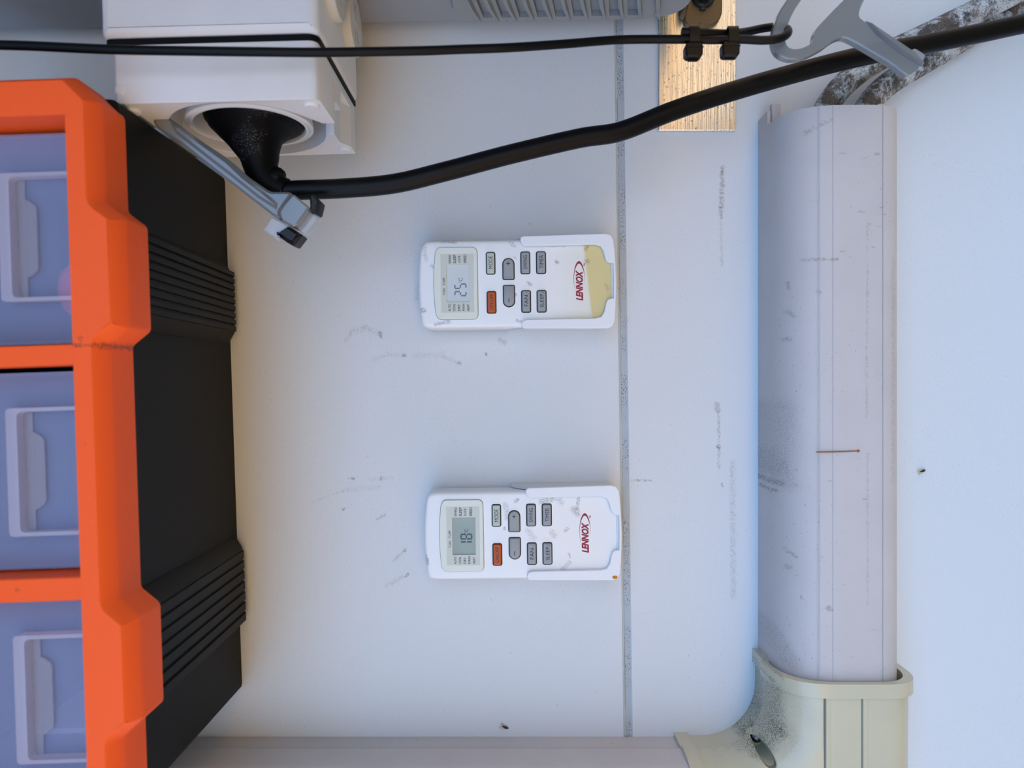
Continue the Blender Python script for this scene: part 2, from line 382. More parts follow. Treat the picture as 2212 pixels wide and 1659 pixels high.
# ------------------------------------------------------------------ the setting
wall = thing('wall_back', 'white painted panel wall with dirt specks and one sealed joint', 'wall', (1.30, 0, 0), kind='structure')
def seam(dx, y): return U(1338.5 + 12.5 * (y - 640) / 940.0 + dx)
y_hi, y_lo = -8000, 9000
pts = [(-.95, V(y_lo)), (seam(-2.2, y_lo), V(y_lo)), (seam(-2.2, y_hi), V(y_hi)), (-.95, V(y_hi))]
MB().plate(pts, a=-.05, b=0, steps=((.0006, 0), (0, .0008))).build('panel', 'wall_paint', wall)
pts = [(seam(14, y_lo), V(y_lo)), (1.30, V(y_lo)), (1.30, V(y_hi)), (seam(14, y_hi), V(y_hi))]
MB().plate(pts, a=-.05, b=0, steps=((.0005, 0), (0, .0007))).build('panel', 'wall_paint', wall)
rows = [(-60 + 40 * i) for i in range(46)]
rnd = random.Random(3)
def strip(dx0, dx1, w, name, m):
    ys = [y_lo, 3200, 2400] + [1800 - 30 * i for i in range(66)] + [-900, -2500, y_hi]
    b = MB(); L = [(seam(dx0, y), V(y), -.05) for y in ys]
    rings = []
    for y in ys:
        j = rnd.uniform(-.00025, .00025)
        rings.append([(seam(dx0, y), V(y), -.03), (seam(dx1, y), V(y), -.03), (seam(dx1, y), V(y), w + j), (seam((dx0 + dx1) / 2, y), V(y), w + .0003 - j), (seam(dx0, y), V(y), w - j)])
    b.loft(rings); return b.build(name, m, wall)
strip(1.6, 14.2, -.0007, 'joint_sealant', 'sealant')
strip(-2.3, 1.6, -.0013, 'joint_edge', 'sealant_edge')

g = MB(); g.box(1.30, 1.40, -30, 30, -.5, 60)
gr = g.build('ground', 'earth', None, (1.30, 0, 0)); gr['kind'] = 'structure'; tag(gr, 'unseen sunlit earth ground added in front of the wall for warm bounce light', 'ground')  # never in view, added to bounce warm light onto the wall

b = MB().box(-.95, -.90, -3.0, 3.0, -.05, 1.35)
for i in range(13): b.box(-.90, -.86, -3.0 + .5 * i - .03, -3.0 + .5 * i + .03, -.05, 1.35)
rf = b.build('added_roof', 'added_roof_sheet', None, (-.90, 0, .5)); rf['kind'] = 'structure'; tag(rf, 'unseen grey roof overhang added above the wall to block high sky light', 'roof')  # out-of-view overhang, added to keep light from the high sky off the wall

# ------------------------------------------------------------------ orange and black drawer organizer
UE = -.1668; OT = -.034
org = thing('parts_organizer', 'orange and black plastic parts organizer with three clear drawers', 'organizer', (UE, 0, 0), OT)
opens = [(.0168, .1094), (-.0784, .0083), (-.172, -.0880)]
UI, UL = -.1771, -.2620
holes = [rect(UL - .001, UI + .001, a - .001, b + .001) for a, b in opens]
body_out = rounded([(-.2755, -.182), (UE, -.182), (UE, .124), (-.2755, .124)], .004, 3)
b = MB(); b.plate(body_out, holes, .004, .116); b.plate(body_out, (), 0, .0041)
b.build('body', 'black_plastic', org)
def foot_block(v0, v1, nr, pitch0, pitch1):
    c = .0085
    def ring(h, w): h -= .0012; return [(UE - .002, v0 - c * .6, w), (UE, v0 - c * .6, w), (UE + h, v0 + c * .25, w), (UE + h, v1 - c * .25, w), (UE, v1 + c * .6, w), (UE - .002, v1 + c * .6, w)]
    f = MB().loft([ring(.0050, .0025), ring(.0064, .006), ring(.0088, .116)]).build('foot_block', 'black_plastic', org, bevel=.0008, seg=1)
    for i in range(nr):
        a = pitch0 + (pitch1 - pitch0) * i / nr; e = a + (pitch1 - pitch0) / nr * .80
        r = MB(); hs = []
        for h, w in ((.0036, .0035), (.0051, .0065), (.0075, .1155)):
            hs.append([(UE + h, a, w), (UE + h + .0011, a + .0004, w), (UE + h + .0011, e - .0004, w), (UE + h, e, w)])
        r.loft(hs).build('rib', 'black_plastic', f)
foot_block(.0285, .0660, 9, .0305, .0665)
foot_block(-.1400, -.0945, 7, -.1390, -.0965)
uo = UE + .0012
outl = [(-.2765, -.176), (-.2685, -.184), (uo - .010, -.184), (uo, -.174),
        (uo, -.1455), (uo + .0082, -.1392), (uo + .0082, -.0962), (uo, -.0890),
        (uo, .0165), (uo + .0082, .0228), (uo + .0082, .0685), (uo, .0750),
        (uo, .1165), (uo - .0105, .1275), (-.2085, .1275), (-.2165, .1195), (-.2685, .1195), (-.2765, .1115)]
outl = rounded(outl, .0016, 3)
fh = [rect(UL, UI, a, c) for a, c in opens]
big = rect(UL, UI, opens[2][0], opens[0][1])
b = MB(); b.plate(outl, [big], .1135, .138, steps=((.0042, 0), (.0036, .0005), (.0003, .0070), (0, .0080)))
b.build('frame', 'orange_plastic', org)
for a, c in ((.0083, .0168), (-.0880, -.0784)):
    MB().box(UL - .002, UI + .002, a, c, .1165, .1352).build('divider_bar', 'orange_plastic', org, bevel=.0005, seg=1)
for k, (a, c) in enumerate(opens):
    a += .0012; c -= .0022; m = (a + c) / 2
    d = MB(); t = .0014
    d.plate(rounded(rect(UL + .004, UI - .0006, a, c), .003, 3), (), .1215, .1238)
    d.box(UL + .010, UI - .0006, a, a + t, .012, .1214); d.box(UL + .010, UI - .0006, c - t, c, .012, .1214)
    d.box(UI - .0022, UI - .0006, a + t, c - t, .012, .1214); d.box(UL + .010, UI - .0023, a + t, c - t, .012, .0135)
    dr = d.build('drawer', 'drawer_plastic', org)
    h0, h1 = m - .0268, m + .0268; ul = -.2118
    MB().plate(rounded(rect(ul, UI + .0002, h0, h1), .002, 4), [rounded(rect(ul + .0046, UI + .00001 - .0003, h0 + .0016, h1 - .0016), .0022, 4)], .1239, .1288).build('handle_rim', 'drawer_rim', dr, label='pale raised rim of the drawer pull')
    MB().plate(rounded([(ul + .0085, m - .017), (ul + .0135, m - .0135), (ul + .0135, m + .0135), (ul + .0085, m + .017)], .0016, 3), (), .1242, .1252).build('finger_pull', 'pull_plastic', dr)
    MB().box(ul + .0047, ul + .0085, h0 + .0018, h1 - .0018, .1240, .1246).build('pull_step', 'pull_plastic', dr)
    MB().box(ul + .0047 + .018, UI - .006, c - .010, c - .0096, .1240, .1244).build('scratch_line', 'drawer_rim', dr) if False else None
dv = MB().box(-.215, UI - .0024, -.1500, -.1478, .0140, .1180).build('drawer_divider', 'drawer_rim', org)

# pink ribbed cap lying in the nearest drawer
pr = []
n = 84
cu, cv, cw = -.1797, .0420, .1040
b = MB(); rings = []
for (rr, h) in ((.0001, 0), (.0142, 0), (.0146, -.0006), (.0146, -.0050), (.0142, -.0100), (.0128, -.0150), (.0100, -.0190), (.0060, -.0212), (.0001, -.0218)):
    k_ = lambda j: rr + (.0005 if (j // 2) % 2 and rr > .0095 else 0)
    rings.append([(cu + h, cv + k_(j) * math.cos(2 * PI * j / n), cw + k_(j) * math.sin(2 * PI * j / n)) for j in range(n)])
b.loft(rings)
cap = b.build('bottle_cap', 'pink_plastic', None, (cu, cv, cw))
tag(cap, 'pink ribbed round cap lying inside the uppermost clear drawer', 'cap')

# ------------------------------------------------------------------ weatherproof outlet box
BT = -.027; VB = .1358
box = thing('outlet_box', 'white weatherproof outlet box with black gasket and open plug socket', 'outlet box', (-.140, VB, 0), BT)
UL0, UR0 = -.1960, -.0915
b = MB(); b.plate(rounded(rect(UL0, UR0, .1666, .2205), .004, 4), (), 0, .0862, steps=((.0045, 0), (.0028, .0006), (.0012, .0018), (.0003, .0034), (0, .005)))
b.build('enclosure', 'box_white', box)
MB().plate(rounded(rect(UL0 + .001, UR0 - .0008, 0, .0838), [0, 0, .006, .004]), (), .1639, .1668, axis='v').build('gasket', 'gasket_black', box)
def arc(cu, cw, r, a0, a1, n=18): return [(cu + r * math.cos(a0 + (a1 - a0) * i / n), cw + r * math.sin(a0 + (a1 - a0) * i / n)) for i in range(n + 1)]
cu, cw = -.1410, .0425
l0, r0, fw = -.1915, -.0930, .0832
b = MB(); b.plate(rounded(rect(l0, r0, 0, fw), [0, 0, .005, .003]), (), .1590, .1640, axis='v')
A = arc(cu, cw, .0390, math.radians(168), math.radians(36), 24)
b.plate([(l0, .0505)] + A + [(r0 - .0065, .0505), (r0, .0505), (r0, fw - .004), (r0 - .0014, fw - .0014), (r0 - .004, fw), (l0 + .002, fw), (l0, fw - .002)], (), VB, .1591, axis='v')
A = arc(cu, cw, .0400, math.radians(-168), math.radians(-14), 28)
b.plate([(l0, .034)] + A + [(r0 - .0055, .034), (r0 - .0045, .034), (r0 - .0045, .020), (r0, .012), (r0, 0), (l0, 0)], (), VB, .1591, axis='v')
b.plate([(r0 - .0045, .036), (r0, .036), (r0, .047), (r0 - .0045, .047)], (), .1480, .1591, axis='v')
b.build('socket_housing', 'box_white', box, bevel=.0005, seg=1)
def lath(c, prof, axis, name, m, parent, n=32, **k): return MB().lathe(c, prof, axis, n).build(name, m, parent, **k)
for (su, sw) in ((-.1865, .0745), (-.0985, .0755), (-.0975, .0085)):
    lath((su, VB, sw), ((.0001, .001), (.0040, .001), (.0040, -.0009), (.0034, -.0014), (.0001, -.0015)), 'v', 'screw_cap', 'box_white', box, 24)
lath((-.1878, .1425, fw - .0005), ((.0001, 0), (.0026, 0), (.0026, .0006), (.0022, .0008), (.0001, .0008)), 'w', 'screw_cap', 'box_white', box, 24)
MB().lathe((-.1400, .1591, .0425), ((.0320, .0), (.0320, -.0181), (.0325, -.0186), (.0325, -.0211), (.0310, -.0217), (.0306, -.0209), (.0300, -.0217), (.0286, -.0217), (.0280, -.0203), (.0280, 0)), 'v', 56, ring=True).build('collar', 'box_white', box)
lath((-.1400, .1592, .0425), ((.0001, 0), (.0279, 0), (.0279, -.0095), (.0001, -.0095)), 'v', 'socket_insert', 'gasket_black', box, 40)
for i, sw in enumerate((.0600, .0190)):
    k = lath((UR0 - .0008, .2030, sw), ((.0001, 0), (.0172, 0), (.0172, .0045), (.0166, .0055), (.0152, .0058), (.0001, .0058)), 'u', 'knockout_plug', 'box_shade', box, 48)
    for body_t, v0 in (('25', .1905), ('20', .2070)):
        vs, fs = text_geo(body_t, 0, .03)
        MB().raw([(UR0 + .0052, v0 + .0085 * y, sw - .0060 + .012 * x) for x, y in vs], fs).build('lettering', 'box_white', k)
    MB().box(UR0 + .0048, UR0 + .0053, .2015, .2045, sw - .009, sw + .009).build('slot_bar', 'box_shade', k)

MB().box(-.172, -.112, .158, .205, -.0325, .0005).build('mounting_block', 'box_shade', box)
KB = .925                      # the box stands on its block, 3 cm off the wall
box.scale = (KB, KB, KB); box.location = W(-.140 * KB, VB * KB, D - D * KB)
def K(u, v, w): return (u * KB, v * KB, D - (D - w) * KB)

# ------------------------------------------------------------------ power cable with its plug
pc = thing('power_cable', 'thick black power cable with bell shaped rubber plug', 'cable', (-.137, .135, .0425))
bu, bw = -.1378, .0425
MB().tube(smooth_path([K(*q) for q in [(bu, .1485, bw), (bu, .1405, bw), (bu, .1372, bw), (bu + .0002, .1335, bw), (bu + .0008, .1290, bw), (bu + .0022, .1225, bw), (bu + .0034, .1155, bw), (bu + .0068, .1090, bw), (bu + .0125, .1050, bw), (bu + .0165, .1035, bw)]], 6),
          [x for a, c in zip((.0262, .0258, .0232, .0185, .0140, .0105, .0088, .0084, .0072), (.0258, .0232, .0185, .0140, .0105, .0088, .0084, .0072, .0066)) for x in [(a + (c - a) * j / 6) * KB for j in range(6)]] + [.0062], 32).build('plug', 'rubber_black', pc, ang=60)
MB().tube([K(bu + .0090, .1115, bw + .002), K(bu + .0120, .1100, bw + .002), K(bu + .0150, .1085, bw + .002)], [.0048, .0054, .0046], 20).build('strain_relief', 'rubber_black', pc, bevel=.001)
cab = [(596, 415), (640, 411), (740, 407), (850, 397), (960, 371), (1100, 334), (1250, 299), (1340, 284), (1450, 241), (1560, 204), (1700, 163), (1850, 124), (2000, 95), (2120, 71), (2260, 42), (2700, -40), (3300, -170)]
cw_ = [.0716, .0716, .0712, .0705, .070, .069, .068, .067, .066, .065, .064, .063, .062, .060, .058, .056]
MB().tube(smooth_path([Q(x, y, w) for (x, y), w in zip(cab, cw_)], 8), .0048, 20).build('cable', 'cable_black', pc, ang=60)

# ------------------------------------------------------------------ thin cable, its ties and hangers
tc = [(-1100, 70, .130), (-220, 92, .128), (-60, 96, .127), (60, 99, .126), (240, 107, .125), (400, 110, .124), (560, 112, .122), (700, 113, .119), (900, 110, .114), (1000, 106.5, .111), (1100, 103, .108), (1220, 95, .101), (1340, 86, .094), (1480, 85, .094), (1540, 86, .094), (1600, 85, .0945), (1650, 87, .0955), (1684, 83, .0955), (1701, 73, .0920), (1700, 63, .0850), (1682, 58, .0790), (1650, 61, .0780), (1610, 69, .0830), (1570, 73, .0915), (1520, 71, .0940), (1472, 69, .0940)]
tcab = MB().tube(smooth_path([Q(*p) for p in tc], 8), .00195, 14).build('thin_cable', 'cable_black', None, Q(1340, 86, .094), ang=60)
tag(tcab, 'thin black cable pulled straight across the top, looped back on itself', 'cable')
def cable_tie(x, hx, y0, label, tail):
    w = .094; u = U(x, w); z = thing('cable_tie', label, 'cable tie', (u, V(78, w), w), 0, 'ties holding the cable loop')
    hw = .0023; vm = V(78, w); prof = []
    for k in range(28):
        a = 2 * PI * k / 28; ca, sa = math.cos(a), math.sin(a)
        prof.append((vm + .0043 * math.copysign(abs(ca) ** .7, ca), w + .0028 * math.copysign(abs(sa) ** .7, sa)))
    inn = inset(ccw(prof), .0007)
    MB().plate(prof, [inn], u - hw, u + hw, axis='u').build('band', 'tie_black', z)
    hu = U(hx, w); t0 = V(y0, w); t1 = V(y0 + 31, w)
    MB().plate(rounded([(hu - .0040, t1 + .001), (hu - .0030, t1), (hu + .0030, t1), (hu + .0040, t1 + .001), (hu + .0041, t0 - .0015), (hu + .0034, t0), (hu - .0034, t0), (hu - .0041, t0 - .0015)], .0006, 2), (), w - .002, w + .0032, steps=((.0006, 0), (0, .0006))).build('head', 'tie_black', z)
    MB().box(hu - .0042, hu + .0042, t1 + .0042, t1 + .0047, w - .001, w + .0034).build('ridge', 'tie_black', z)
    MB().box(hu - .0022, hu + .0022, t1 - tail, t1 + .001, w - .001, w + .0005).build('tail', 'tie_black', z)
cable_tie(1498, 1496.5, 97, 'black plastic cable tie with a stub tail, over the aluminium plate', .0008)
cable_tie(1582, 1575.5, 95, 'black plastic cable tie beside the cable loop, nearer the clear hook', .0005)

def c5(pts): return [(1640 + x / 3.858, y / 3.858) for x, y in pts]
hw = .0830
hk = thing('cable_hook', 'clear plastic hook with open loop hanging in the black cable', 'hook', Q(1740, 60, hw))
outer = c5([(330, -170), (240, -10), (150, 110), (95, 250), (78, 380), (105, 460), (170, 515), (260, 530), (350, 515), (500, 440), (590, 370), (655, 340), (720, 360), (880, 450), (1080, 570), (1190, 662), (1225, 650), (1325, 578), (1250, 500), (1090, 375), (930, 262), (830, 200), (795, 165), (810, 100), (870, -20), (900, -180), (700, -260), (450, -260)])
hole = c5([(430, -120), (345, 5), (270, 110), (215, 220), (187, 350), (195, 410), (235, 443), (305, 445), (385, 412), (422, 382), (428, 290), (560, 150), (690, 20), (745, -60), (700, -150), (560, -180)])
MB().plate(rounded(pxpoly(outer, hw), .004, 3), [rounded(pxpoly(hole, hw), .003, 3)], hw, hw + .0042, steps=((.0006, 0), (0, .0006))).build('hook_plate', 'clear_plastic', hk)
MB().plate(pxpoly(c5([(850, 215), (940, 262), (1250, 470), (1330, 560), (1310, 588), (1120, 470), (940, 330)]), hw), (), hw + .0041, hw + .0062, steps=((.0010, 0), (0, .0016))).build('arm_ridge', 'clear_plastic', hk)
MB().plate(rounded(pxpoly(c5([(1215, 455), (1290, 405), (1385, 465), (1310, 600), (1260, 560)]), hw), .0012, 2), (), hw - .004, hw + .001, steps=((.0005, 0), (0, .0005))).build('nib', 'clear_plastic_thin', hk)

def c3(pts): return [(300 + x / 4.254, 180 + y / 4.254) for x, y in pts]
lh = thing('cable_hook', 'clear plastic hook arm with black pads below the outlet box', 'hook', Q(520, 380, .086))
wb_ = .0860
arm = [(150, 345), (315, 340), (600, 550), (850, 715), (1030, 880), (1230, 1015), (1395, 1013), (1435, 1032), (1350, 1150), (1312, 1200), (1340, 1285), (1250, 1230), (900, 960), (700, 805), (400, 565), (190, 430)]
MB().plate(rounded(pxpoly(c3(arm), wb_), .0015, 2), (), wb_ - .006, wb_ + .0040, steps=((.0012, 0), (0, .0012))).build('arm', 'clear_plastic', lh)
MB().plate(pxpoly(c3([(330, 390), (430, 430), (640, 590), (850, 740), (1010, 890), (1180, 1020), (1300, 1120), (1290, 1180), (1130, 1080), (880, 880), (660, 710), (380, 490)]), wb_), (), wb_ + .0039, wb_ + .0056, steps=((.0014, 0), (0, .0014))).build('arm_ridge', 'clear_plastic', lh)
w2 = .0880
MB().plate(rounded(pxpoly(c3([(1440, 1036), (1590, 1158), (1480, 1310), (1440, 1335), (1338, 1285), (1312, 1205), (1350, 1140)]), w2), .0008, 2), (), w2 - .006, w2 + .0042, steps=((.0008, 0), (0, .0008))).build('clip_head', 'clear_plastic', lh)
w3 = .0840
MB().plate(rounded(pxpoly(c3([(1240, 1240), (1340, 1290), (1420, 1340), (1290, 1440), (1340, 1475), (1160, 1362)]), w3), .0006, 2), (), w3 - .003, w3 + .0035, steps=((.0006, 0), (0, .0006))).build('clip_tab', 'clear_plastic_thin', lh)
MB().plate(rounded(pxpoly(c3([(1560, 1165), (1672, 1232), (1545, 1408), (1440, 1330), (1480, 1290)]), w3), .0006, 2), (), w3 - .003, w3 + .0025, steps=((.0006, 0), (0, .0006))).build('clip_tab', 'clear_plastic_thin', lh)
MB().plate(rounded(pxpoly(c3([(1270, 1395), (1390, 1318), (1520, 1405), (1445, 1502), (1380, 1475)]), w3), .0006, 2), (), w3 - .006, w3 + .0048, steps=((.0016, 0), (0, .0024))).build('grip_pad', 'pad_black', lh)
MB().plate(rounded(pxpoly(c3([(1580, 1040), (1610, 1030), (1682, 1092), (1655, 1205), (1608, 1218), (1565, 1185), (1588, 1150)]), w3), .0006, 2), (), w3 - .006, w3 + .0040, steps=((.0012, 0), (0, .0020))).build('grip_pad', 'pad_black', lh)

# ------------------------------------------------------------------ outdoor unit, its foot and plate
CV = .2092; CT = -.018
ac = thing('condenser_unit', 'grey metal outdoor air conditioner casing with slanted vent ribs', 'air conditioner', (0, CV, 0), CT)
uc = .0985
MB().plate(rounded([(-.70, .0150), (uc, .0150), (uc, .36), (-.70, .36)], [.004, .020, .010, .010], 6), (), CV, CV + .33, axis='v').build('casing', 'casing_grey', ac, bevel=.0006, seg=1)
g0, g1 = U(1003, .02), U(1412, .02)
sl = .020
def gx(x, w): return U(x, .02) - (w - .020) * .85
gout = [(g0 + .002, .0190), (g1 - .002, .0190), (g1, .0215), (g1, .070), (g0 - .006, .070), (g0 - .006, .034)]
N = 9; gh = []
for i in range(N):
    a = U(1052 + 38.5 * i, .02) ; e = a + .0052
    gh.append([(a - .0018, .0245), (e - .0012, .0245), (e - .0075, .064), (a - .0085, .064)])
gp = MB().plate(gout, gh, CV - .0001, CV - .0034, axis='v', steps=((.0012, 0), (0, .0012))).build('vent_panel', 'casing_dark', ac)
for i in range(N + 2):
    a = U(1052 + 38.5 * (i - .55), .02)
    MB().loft([[(a + .0014, CV - .0033, .0205), (a + .0024, CV - .0033, .0205), (a + .0024, CV - .0038, .0205), (a + .0014, CV - .0038, .0205)],
               [(a - .0008, CV - .0033, .0270), (a + .0014, CV - .0033, .0270), (a + .0012, CV - .0052, .0270), (a - .0004, CV - .0052, .0270)],
               [(a - .0042, CV - .0033, .0390), (a - .0010, CV - .0033, .0390), (a - .0016, CV - .0066, .0390), (a - .0036, CV - .0066, .0390)],
               [(a - .0095, CV - .0033, .0640), (a - .0060, CV - .0033, .0640), (a - .0066, CV - .0066, .0640), (a - .0090, CV - .0066, .0640)]]).build('vent_rib', 'casing_dark', gp)
wf = .0075
ft = rounded(pxpoly([(1488, -90), (1488, 8), (1478, 48), (1486, 62), (1545, 62), (1562, 40), (1562, -90)], wf), [0, .003, .002, .003, .006, .006, 0], 4)
MB().plate(ft, (), .0036, wf, steps=((.0006, 0), (0, .0008))).build('foot', 'foot_metal', ac)
MB().plate(pxpoly([(1470, -60), (1489, -60), (1489, 8), (1482, 30), (1478, 46), (1470, 40)], wf), (), .004, .0150, steps=((.001, 0), (0, .003))).build('foot_flange', 'foot_metal', ac)
bc = (U(1524, .012), V(-7, .012), wf)
lath(bc, ((.0001, 0), (.0066, 0), (.0068, .0010), (.0066, .0024), (.0058, .0034), (.0050, .0032), (.0047, .0020), (.0001, .0020)), 'w', 'rubber_washer', 'bolt_black', ac, 36)
lath((bc[0], bc[1], wf + .002), ((.0001, 0), (.0042, 0), (.0042, .0042), (.0036, .0050), (.0001, .0050)), 'w', 'bolt_head', 'bolt_black', ac, 6)
MB().box(bc[0] - .0020, bc[0] + .0012, bc[1] - .0082, bc[1] - .0060, wf, wf + .0022).build('washer_tab', 'bolt_black', ac, bevel=.0005)
ap = MB().plate([(U(1420), V(286)), (U(1586), V(286)), (U(1586), .420), (U(1420), .420)], (), 0, .0035, steps=((.0004, 0), (0, .0004))).build('metal_plate', 'aluminium', None, (U(1503), V(286), 0))
tag(ap, 'scratched aluminium plate on the wall under the outdoor unit foot', 'plate')

# ------------------------------------------------------------------ remotes and their holders
RW = .0205                     # face height of a remote above the wall
def remote(dx, dy, digits, shell, lcd, dig, label):
    cx, cy = 1112 + dx, 612 + dy
    tilt = -.0125
    R = thing('remote_control', label, 'remote', Q(cx, cy, RW), tilt, 'air conditioner remotes on the wall')
    # pixel positions are read off the first remote and moved by (dx, dy)
    def P(x, y): return (U(x + dx, RW), V(y + dy, RW))
    def PX(pts): return [P(x, y) for x, y in pts]
    def PB(x0, x1, y0, y1):
        (a, d), (c, b_) = P(x0, y0), P(x1, y1); return a, c, b_, d
    ow = PX([(922, 517), (1294, 517), (1321, 534), (1326, 575), (1327.5, 612), (1326, 650), (1321, 690), (1294, 707), (922, 707), (909, 700), (904, 660), (902, 612), (904, 564), (909, 524)])
    MB().plate(rounded(ow, [.005, .004, .003, .006, .006, .006, .003, .004, .005, .003, .006, .008, .006, .003], 4), (), .0035, RW, steps=((.0022, 0), (.0013, .0002), (.0006, .0008), (.0001, .0018), (0, .0040))).build('shell', shell, R)
    bz = [(947, 533.5), (1025, 533.5), (1031.5, 540), (1032, 682), (1026, 688.5), (948, 688.5), (941, 678), (938, 645), (937, 611), (938, 577), (941, 544)]
    hole = rect(*PB(965, 1015, 571, 652))
    MB().plate(inset(ccw(rounded(PX(bz), .0014, 4)), -.00022), (), RW - .001, RW + .00012).build('window_gap', 'gap_brown', R)
    wn = MB().plate(rounded(PX(bz), .0014, 4), [hole], RW + .0001, RW + .0011, steps=((.0003, 0), (0, .0003))).build('display_window', 'bezel_grey', R)
    MB().plate(rect(*PB(952.5, 1024, 548, 674)), [hole], RW + .0011, RW + .00118).build('printed_panel', 'panel_grey', wn)
    for i in range(0): pass
    MB().plate(inset(ccw(hole), -.0004), (), RW, RW + .0003).build('screen', lcd, wn)
    for body_t, x0, x1, y0, y1 in (('SWING', 970, 975.3, 549.3, 568), ('SLEEP', 980.2, 986, 549.3, 568), ('LOCK', 990.4, 995.7, 551, 567), ('SPEED', 1002.4, 1008.4, 549.3, 568),
                                   ('T-OFF', 957, 962, 598.8, 614.7), ('T-ON', 957, 962, 622, 636), ('AUTO', 968.3, 973.3, 655.2, 671), ('COOL', 978.2, 983.5, 655.4, 671),
                                   ('DRY', 988.6, 993.9, 656, 670), ('FAN', 998.4, 1003.4, 655.4, 670), ('HEAT', 1008.7, 1013.8, 656.5, 671)):
        lettering(body_t, *PB(x0, x1, y0, y1), RW + .00122, 'print_black', wn)
    # seven segment digits; a digit stands upright with its top to the photo's left
    sw = RW + .00034
    def digit(segs, x0, x1, y0, y1):
        u0, u1, v0, v1 = PB(x0, x1, y0, y1); um = (u0 + u1) / 2; t = .00082; gp = .00030
        hs = {'a': (u0, v0, v1), 'g': (um - t / 2, v0, v1), 'd': (u1 - t, v0, v1)}
        b = MB()
        for s_ in segs:
            if s_ in hs:
                uu, a, c = hs[s_]; b.plate([(uu, a + t + .0001), (uu + t / 2, a + t * .8), (uu + t, a + t + .0001), (uu + t, c - t - .0001), (uu + t / 2, c - t * .8), (uu, c - t - .0001)], (), sw - .00003, sw)
            else:
                vv = v1 - t if s_ in 'bc' else v0
                a, c = (u0, um) if s_ in 'bf' else (um, u1)
                b.plate([(a + gp, vv), (a + gp * 1.3, vv + t), (c - gp * 1.3, vv + t), (c - gp, vv)], (), sw - .00003, sw)
        b.build('digit', dig, wn)
    for s_, x0, x1, y0, y1 in digits: digit(s_, x0 - dx, x1 - dx, y0 - dy, y1 - dy)
    cx0 = (991, 1000, 598.5, 606.5) if dy == 0 else (1003.6 - dx, 1011.6 - dx, 1141 - dy, 1147.5 - dy)
    lettering('C', *PB(*cx0), sw, dig, wn)
    lettering('o', *PB(cx0[0] - 1, cx0[0] + 2, cx0[3] + 1, cx0[3] + 3.5), sw, dig, wn)
    # keys
    def key(px, rad, m, words, box_, name='button'):
        o = ccw(rounded(PX(px), rad, 6))
        k = MB().plate(inset(o, .00012), (), RW - .0012, RW + .0015, steps=((.0007, 0), (.0003, .00015), (0, .0006))).build(name, m, R)
        MB().plate(inset(o, -.00048), [inset(o, .0001)], RW - .0012, RW + .00012).build('button_recess', 'gap_black', k)
        lettering(words, *PB(*box_), RW + .00154, 'print_black', k, bold=0.0)
    def rc(x0, x1, y0, y1): return [(x0, y0), (x1, y0), (x1, y1), (x0, y1)]
    key(rc(1051.8, 1069, 545.5, 591), .0009, 'button_green', 'MODE', (1056.2, 1064.7, 553.7, 581))
    key(rc(1052.5, 1070.2, 630, 675.2), .0009, 'button_orange', 'ON/OFF', (1057.5, 1065, 635, 669))
    def pill(x0, x1, y0, y1, up):
        r_ = (x1 - x0) / 2; xm = (x0 + x1) / 2; p = []
        yc = y0 + r_ if up else y1 - r_
        for i in range(13):
            a = PI * i / 12; p.append((xm - r_ * math.cos(a), yc - r_ * math.sin(a) * (1 if up else -1)))
        e = y1 if up else y0
        return p + [(x1, e), (x0, e)]
    key(pill(1087.2, 1110.3, 559, 603, True), [0] * 13 + [.0007, .0007], 'button_grey', '+', (1094.2, 1102.2, 566.3, 574.2))
    key(pill(1087.6, 1110.8, 617.2, 662, False), [0] * 13 + [.0007, .0007], 'button_grey', '-', (1098, 1099.6, 644.8, 654))
    key(rc(1126.3, 1144.3, 545.5, 591), .0009, 'button_grey', 'SWING', (1131, 1139, 552.5, 582.2))
    key(rc(1160, 1178.4, 545.5, 591), .0009, 'button_grey', 'TIMER', (1165.6, 1173.7, 552.5, 581.6))
    key(rc(1127, 1145, 629, 674.3), .0009, 'button_grey', 'FAN', (1132, 1140.2, 639, 662.5))
    key(rc(1160.4, 1178.6, 629, 674.3), .0009, 'button_grey', 'SLEEP', (1165.9, 1173.7, 636, 665))
    # maker's mark: slanted heavy capitals under a tapering loop
    lw = RW + .00012
    lettering('LENNOX', *PB(1243.6, 1259.4, 585.5, 651.5), lw, 'print_red', R, shear=.30, bold=.045, name='logo_lettering')
    o, inn = [], []
    for i in range(41):
        t = i / 40; a = math.radians(222 - 236 * t)
        th = .9 + 5.0 * max(0, 1 - abs(t - .56) / .34) ** 1.5
        th *= min(1, t * 4 + .10, (1 - t) * 4 + .10)
        nx, ny = math.cos(a) / 12.0, math.sin(a) / 39.0; nl = math.hypot(nx, ny); nx /= nl; ny /= nl
        x, y = 1251.2 + 12.0 * math.cos(a), 605 - 39.0 * math.sin(a)
        o.append((x, y)); inn.append((x - nx * th, y + ny * th))
    b = MB()
    for i in range(40):
        b.raw([P(*q) + (lw,) for q in (o[i], o[i + 1], inn[i + 1], inn[i])], [(0, 1, 2, 3)])
    b.build('logo_loop', 'print_red', R)
    lettering('TM', *PB(1261, 1264.2, 571, 577), lw, 'print_red', R, bold=.03, name='logo_lettering')
    return R, P, PX

